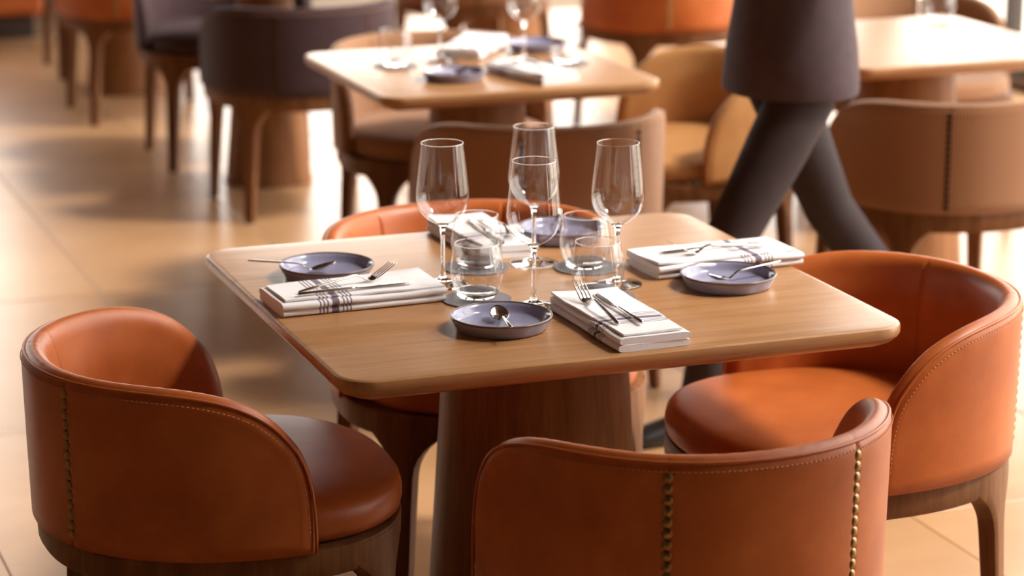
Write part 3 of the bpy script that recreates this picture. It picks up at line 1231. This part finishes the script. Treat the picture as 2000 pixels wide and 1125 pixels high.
def person(x, y, rz, label):
    """local +x is the walking direction; mid-stride"""
    t = thing('person', label, 'person', (x, y, 0), rz)
    hipz = 0.93
    # body under the clothes: legs, trunk, neck, arms
    nodes = {
        'pelvis': (0, 0, 0.98, 0.11, 0.095), 'waist': (0.005, 0, 1.12, 0.125, 0.10), 'chest': (0.01, 0, 1.32, 0.145, 0.11), 'collar': (0.0, 0, 1.46, 0.09, 0.08),
        'neck': (0.012, 0, 1.55, 0.080, 0.080), 'neck2': (0.028, 0, 1.64, 0.076, 0.076),
        'hipL': (0.02, 0.085, 0.87, 0.080, 0.080), 'kneeL': (0.20, 0.10, 0.51, 0.058, 0.058), 'calfL': (0.225, 0.10, 0.37, 0.056, 0.056), 'ankL': (0.27, 0.10, 0.10, 0.036, 0.036),
        'hipR': (-0.02, -0.085, 0.87, 0.080, 0.080), 'kneeR': (-0.17, -0.10, 0.51, 0.058, 0.058), 'calfR': (-0.27, -0.10, 0.38, 0.056, 0.056), 'ankR': (-0.44, -0.10, 0.17, 0.036, 0.036),
        'shL': (0.0, 0.185, 1.42, 0.056, 0.056), 'elL': (-0.05, 0.235, 1.17, 0.042, 0.042), 'wrL': (0.19, 0.200, 1.23, 0.028, 0.028),
        'shR': (0.0, -0.185, 1.42, 0.056, 0.056), 'elR': (-0.04, -0.235, 1.17, 0.042, 0.042), 'wrR': (0.20, -0.195, 1.21, 0.028, 0.028),
    }
    edges = [('pelvis', 'waist'), ('waist', 'chest'), ('chest', 'collar'), ('collar', 'neck'), ('neck', 'neck2'), ('pelvis', 'hipL'), ('hipL', 'kneeL'), ('kneeL', 'calfL'), ('calfL', 'ankL'),
             ('pelvis', 'hipR'), ('hipR', 'kneeR'), ('kneeR', 'calfR'), ('calfR', 'ankR'), ('collar', 'shL'), ('shL', 'elL'), ('elL', 'wrL'), ('collar', 'shR'), ('shR', 'elR'), ('elR', 'wrR')]
    skin_body('body', {k: (v[0], v[1], v[2], v[3] * 0.74, v[4] * 0.74) for k, v in nodes.items()}, edges, 'pelvis', M['skin'], t)
    grow = lambda ks, f, add=0.0: {k: (*nodes[k][:3], nodes[k][3] * f + add, nodes[k][4] * f + add) for k in ks}
    tr = grow(['pelvis', 'hipL', 'kneeL', 'calfL', 'ankL', 'hipR', 'kneeR', 'calfR', 'ankR'], 1.06, 0.012)
    tr['ankL'] = (0.275, 0.10, 0.075, 0.055, 0.055)
    tr['ankR'] = (-0.465, -0.10, 0.135, 0.055, 0.055)
    out = ([], [])
    for q in 'LR':
        sg = 1 if q == 'L' else -1
        kn, ca, an = (Vector(nodes[k + q][:3]) for k in ('knee', 'calf', 'ank'))
        an = Vector(tr['ank' + q][:3])
        hp = Vector((0.0, sg * 0.075, 1.00))
        h2 = Vector((0.012 * sg, sg * 0.088, 0.84))
        path = [hp, h2.lerp(hp, 0.5), h2] + [h2.lerp(kn, f) for f in (0.35, 0.7)] + [kn, kn.lerp(ca, 0.6), ca.lerp(an, 0.2), ca.lerp(an, 0.6), an]
        out = add_vf(out, tube_vf(path, [0.075, 0.085, 0.083, 0.078, 0.070, 0.064, 0.062, 0.060, 0.056, 0.055], 24))
    ob('trousers', me_from('trousers', *out), M['trouser'], t)
    prof = [(0.845, 0.0, 0.162, 0.190), (0.86, 0.0, 0.164, 0.192), (0.95, 0.0, 0.158, 0.182), (1.06, 0.0, 0.146, 0.150), (1.14, 0.004, 0.140, 0.148), (1.25, 0.008, 0.146, 0.165),
            (1.36, 0.008, 0.142, 0.190), (1.42, 0.004, 0.122, 0.192), (1.46, 0.002, 0.098, 0.150), (1.49, 0.004, 0.080, 0.100), (1.515, 0.010, 0.066, 0.070), (1.535, 0.014, 0.062, 0.062), (1.530, 0.014, 0.058, 0.058)]
    rs = []
    for z, cx, rx, ry in prof:
        ring = []
        for k in range(36):
            a = 2 * PI * k / 36
            fold = 1 + 0.025 * math.sin(5 * a + z * 6) * max(0, 1.25 - z)
            ring.append((cx + rx * fold * math.cos(a), ry * fold * math.sin(a), z))
        rs.append(ring)
    V, F = rings(rs, False, True)
    shirt = ob('shirt', me_from('shirt', V, F), M['shirt'], t)
    for q in 'LR':
        pts = [Vector(nodes[k + q][:3]) for k in ('sh', 'el', 'wr')]
        inn = pts[0] + Vector((0, -0.05 if pts[0].y > 0 else 0.05, 0.0))
        a0, b0 = pts[0].lerp(pts[1], 0.66), pts[1].lerp(pts[2], 0.38)
        bend = [a0.lerp(pts[1], f).lerp(pts[1].lerp(b0, f), f) for f in (0.2, 0.4, 0.6, 0.8)]
        path = [inn, pts[0], pts[0].lerp(pts[1], 0.33), a0] + bend + [b0, pts[1].lerp(pts[2], 0.66), pts[1].lerp(pts[2], 0.95)]
        V, F = tube_vf(path, [0.070, 0.074, 0.066, 0.060, 0.058, 0.056, 0.055, 0.054, 0.052, 0.046, 0.043], 20)
        ob('sleeve', me_from('sleeve', V, F), M['shirt'], shirt)
    # head
    bm = bmesh.new()
    bmesh.ops.create_uvsphere(bm, u_segments=32, v_segments=24, radius=1)
    for v in bm.verts:
        cx, cy, cz = v.co
        w = 0.078 * (1 - 0.20 * max(0, -cz) ** 1.5)
        dpt = 0.097 * (1 - 0.10 * max(0, -cz))
        px, py, pz = cx * dpt, cy * w, cz * 0.118
        if cx > 0.3:   # face: nose, brow, mouth and eye hollows
            px += 0.020 * math.exp(-((cy * w) / 0.012) ** 2 - ((pz + 0.012) / 0.022) ** 2)
            px += 0.005 * math.exp(-((cy * w) / 0.022) ** 2 - ((pz + 0.055) / 0.010) ** 2)
            for s in (-1, 1):
                px -= 0.008 * math.exp(-((cy * w - s * 0.031) / 0.014) ** 2 - ((pz - 0.008) / 0.012) ** 2)
            px += 0.008 * math.exp(-((cy * w) / 0.02) ** 2 - ((pz + 0.10) / 0.02) ** 2)
        v.co = Vector((px + 0.04, py, pz + 1.70))
    hd = ob('head', bm_to_me('head', bm), M['skin'], t)
    for s in (-1, 1):
        bm = bmesh.new()
        bmesh.ops.create_uvsphere(bm, u_segments=12, v_segments=8, radius=0.012)
        bmesh.ops.translate(bm, verts=bm.verts, vec=(0.119, s * 0.031, 1.708))
        ob('eye', bm_to_me('eye', bm), plain('eye_white', (0.7, 0.68, 0.65), 0.2), hd)
        bm = bmesh.new()
        bmesh.ops.create_uvsphere(bm, u_segments=12, v_segments=8, radius=1)
        for v in bm.verts: v.co = Vector((0.03 + v.co.x * 0.018, s * 0.079 + v.co.y * 0.008, 1.695 + v.co.z * 0.031))
        ob('ear', bm_to_me('ear', bm), M['skin'], hd)
    bm = bmesh.new()
    bmesh.ops.create_uvsphere(bm, u_segments=32, v_segments=20, radius=1)
    for v in bm.verts:
        cx, cy, cz = v.co
        if cx > 0.35 and cz < 0.55: cx = 0.35
        v.co = Vector((cx * 0.107 + 0.032, cy * 0.087, max(cz, -0.55) * 0.122 + 1.712))
    ob('hair', bm_to_me('hair', bm), M['hair'], hd)
    # hands
    for s, wr, dr in ((1, (0.19, 0.200, 1.23), Vector((0.95, -0.12, 0.12))), (-1, (0.20, -0.195, 1.21), Vector((0.95, 0.12, 0.06)))):
        dr.normalize()
        w0 = Vector(wr)
        side = Vector((0, 1, 0)).cross(dr).normalized()
        nodes_h = {'w': (*w0, 0.024, 0.024), 'p': (*(w0 + dr * 0.05), 0.034, 0.018), 'p2': (*(w0 + dr * 0.085), 0.036, 0.016)}
        ed = [('w', 'p'), ('p', 'p2')]
        hb = skin_body('hand', nodes_h, ed, 'p', M['skin'], t)
        for k, ln in enumerate((0.066, 0.076, 0.070, 0.055)):
            b0 = w0 + dr * 0.085 + side * (0.027 - k * 0.018)
            curl = Vector((0, -s, 0))
            b1 = b0 + (dr + curl * 0.15).normalized() * ln * 0.5
            b2 = b1 + (dr + curl * 0.55).normalized() * ln * 0.3
            b3 = b2 + (dr + curl * 0.9).normalized() * ln * 0.25
            V, F = tube_vf([b0 - dr * 0.015, b0, b1, b2, b3], [0.0085, 0.009, 0.0085, 0.0078, 0.005], 8)
            ob('finger', me_from('finger', V, F), M['skin'], hb)
        b0 = w0 + dr * 0.03 + side * 0.022
        V, F = tube_vf([b0, b0 + dr * 0.025 + side * 0.025, b0 + dr * 0.052 + side * 0.032, b0 + dr * 0.072 + side * 0.028], [0.011, 0.0105, 0.0095, 0.006], 8)
        ob('thumb', me_from('thumb', V, F), M['skin'], hb)
    # shoes
    for nm, (ax, ay, az), pt in (('shoe', (0.265, 0.10, 0.0), 0.0), ('shoe', (-0.470, -0.10, 0.088), 0.40)):
        rs = []
        for f, hw, h in ((0.0, 0.020, 0.045), (0.03, 0.036, 0.085), (0.10, 0.038, 0.092), (0.16, 0.040, 0.065), (0.22, 0.047, 0.048), (0.27, 0.040, 0.036), (0.298, 0.018, 0.022)):
            ring = []
            for k in range(14):
                a = 2 * PI * k / 14
                ring.append((f - 0.06, hw * math.cos(a), max(0, h * (0.5 + 0.5 * math.sin(a)) if math.sin(a) > -0.5 else 0)))
            rs.append(ring)
        V, F = rings(rs)
        o = ob(nm, me_from('shoe', V, F), M['shoe'], t, (ax, ay, az))
        o.rotation_euler = (0, pt, 0)
    return t


person(1.16, 1.27, PI, 'walking person in grey-plum top and dark trousers between the tables at right')
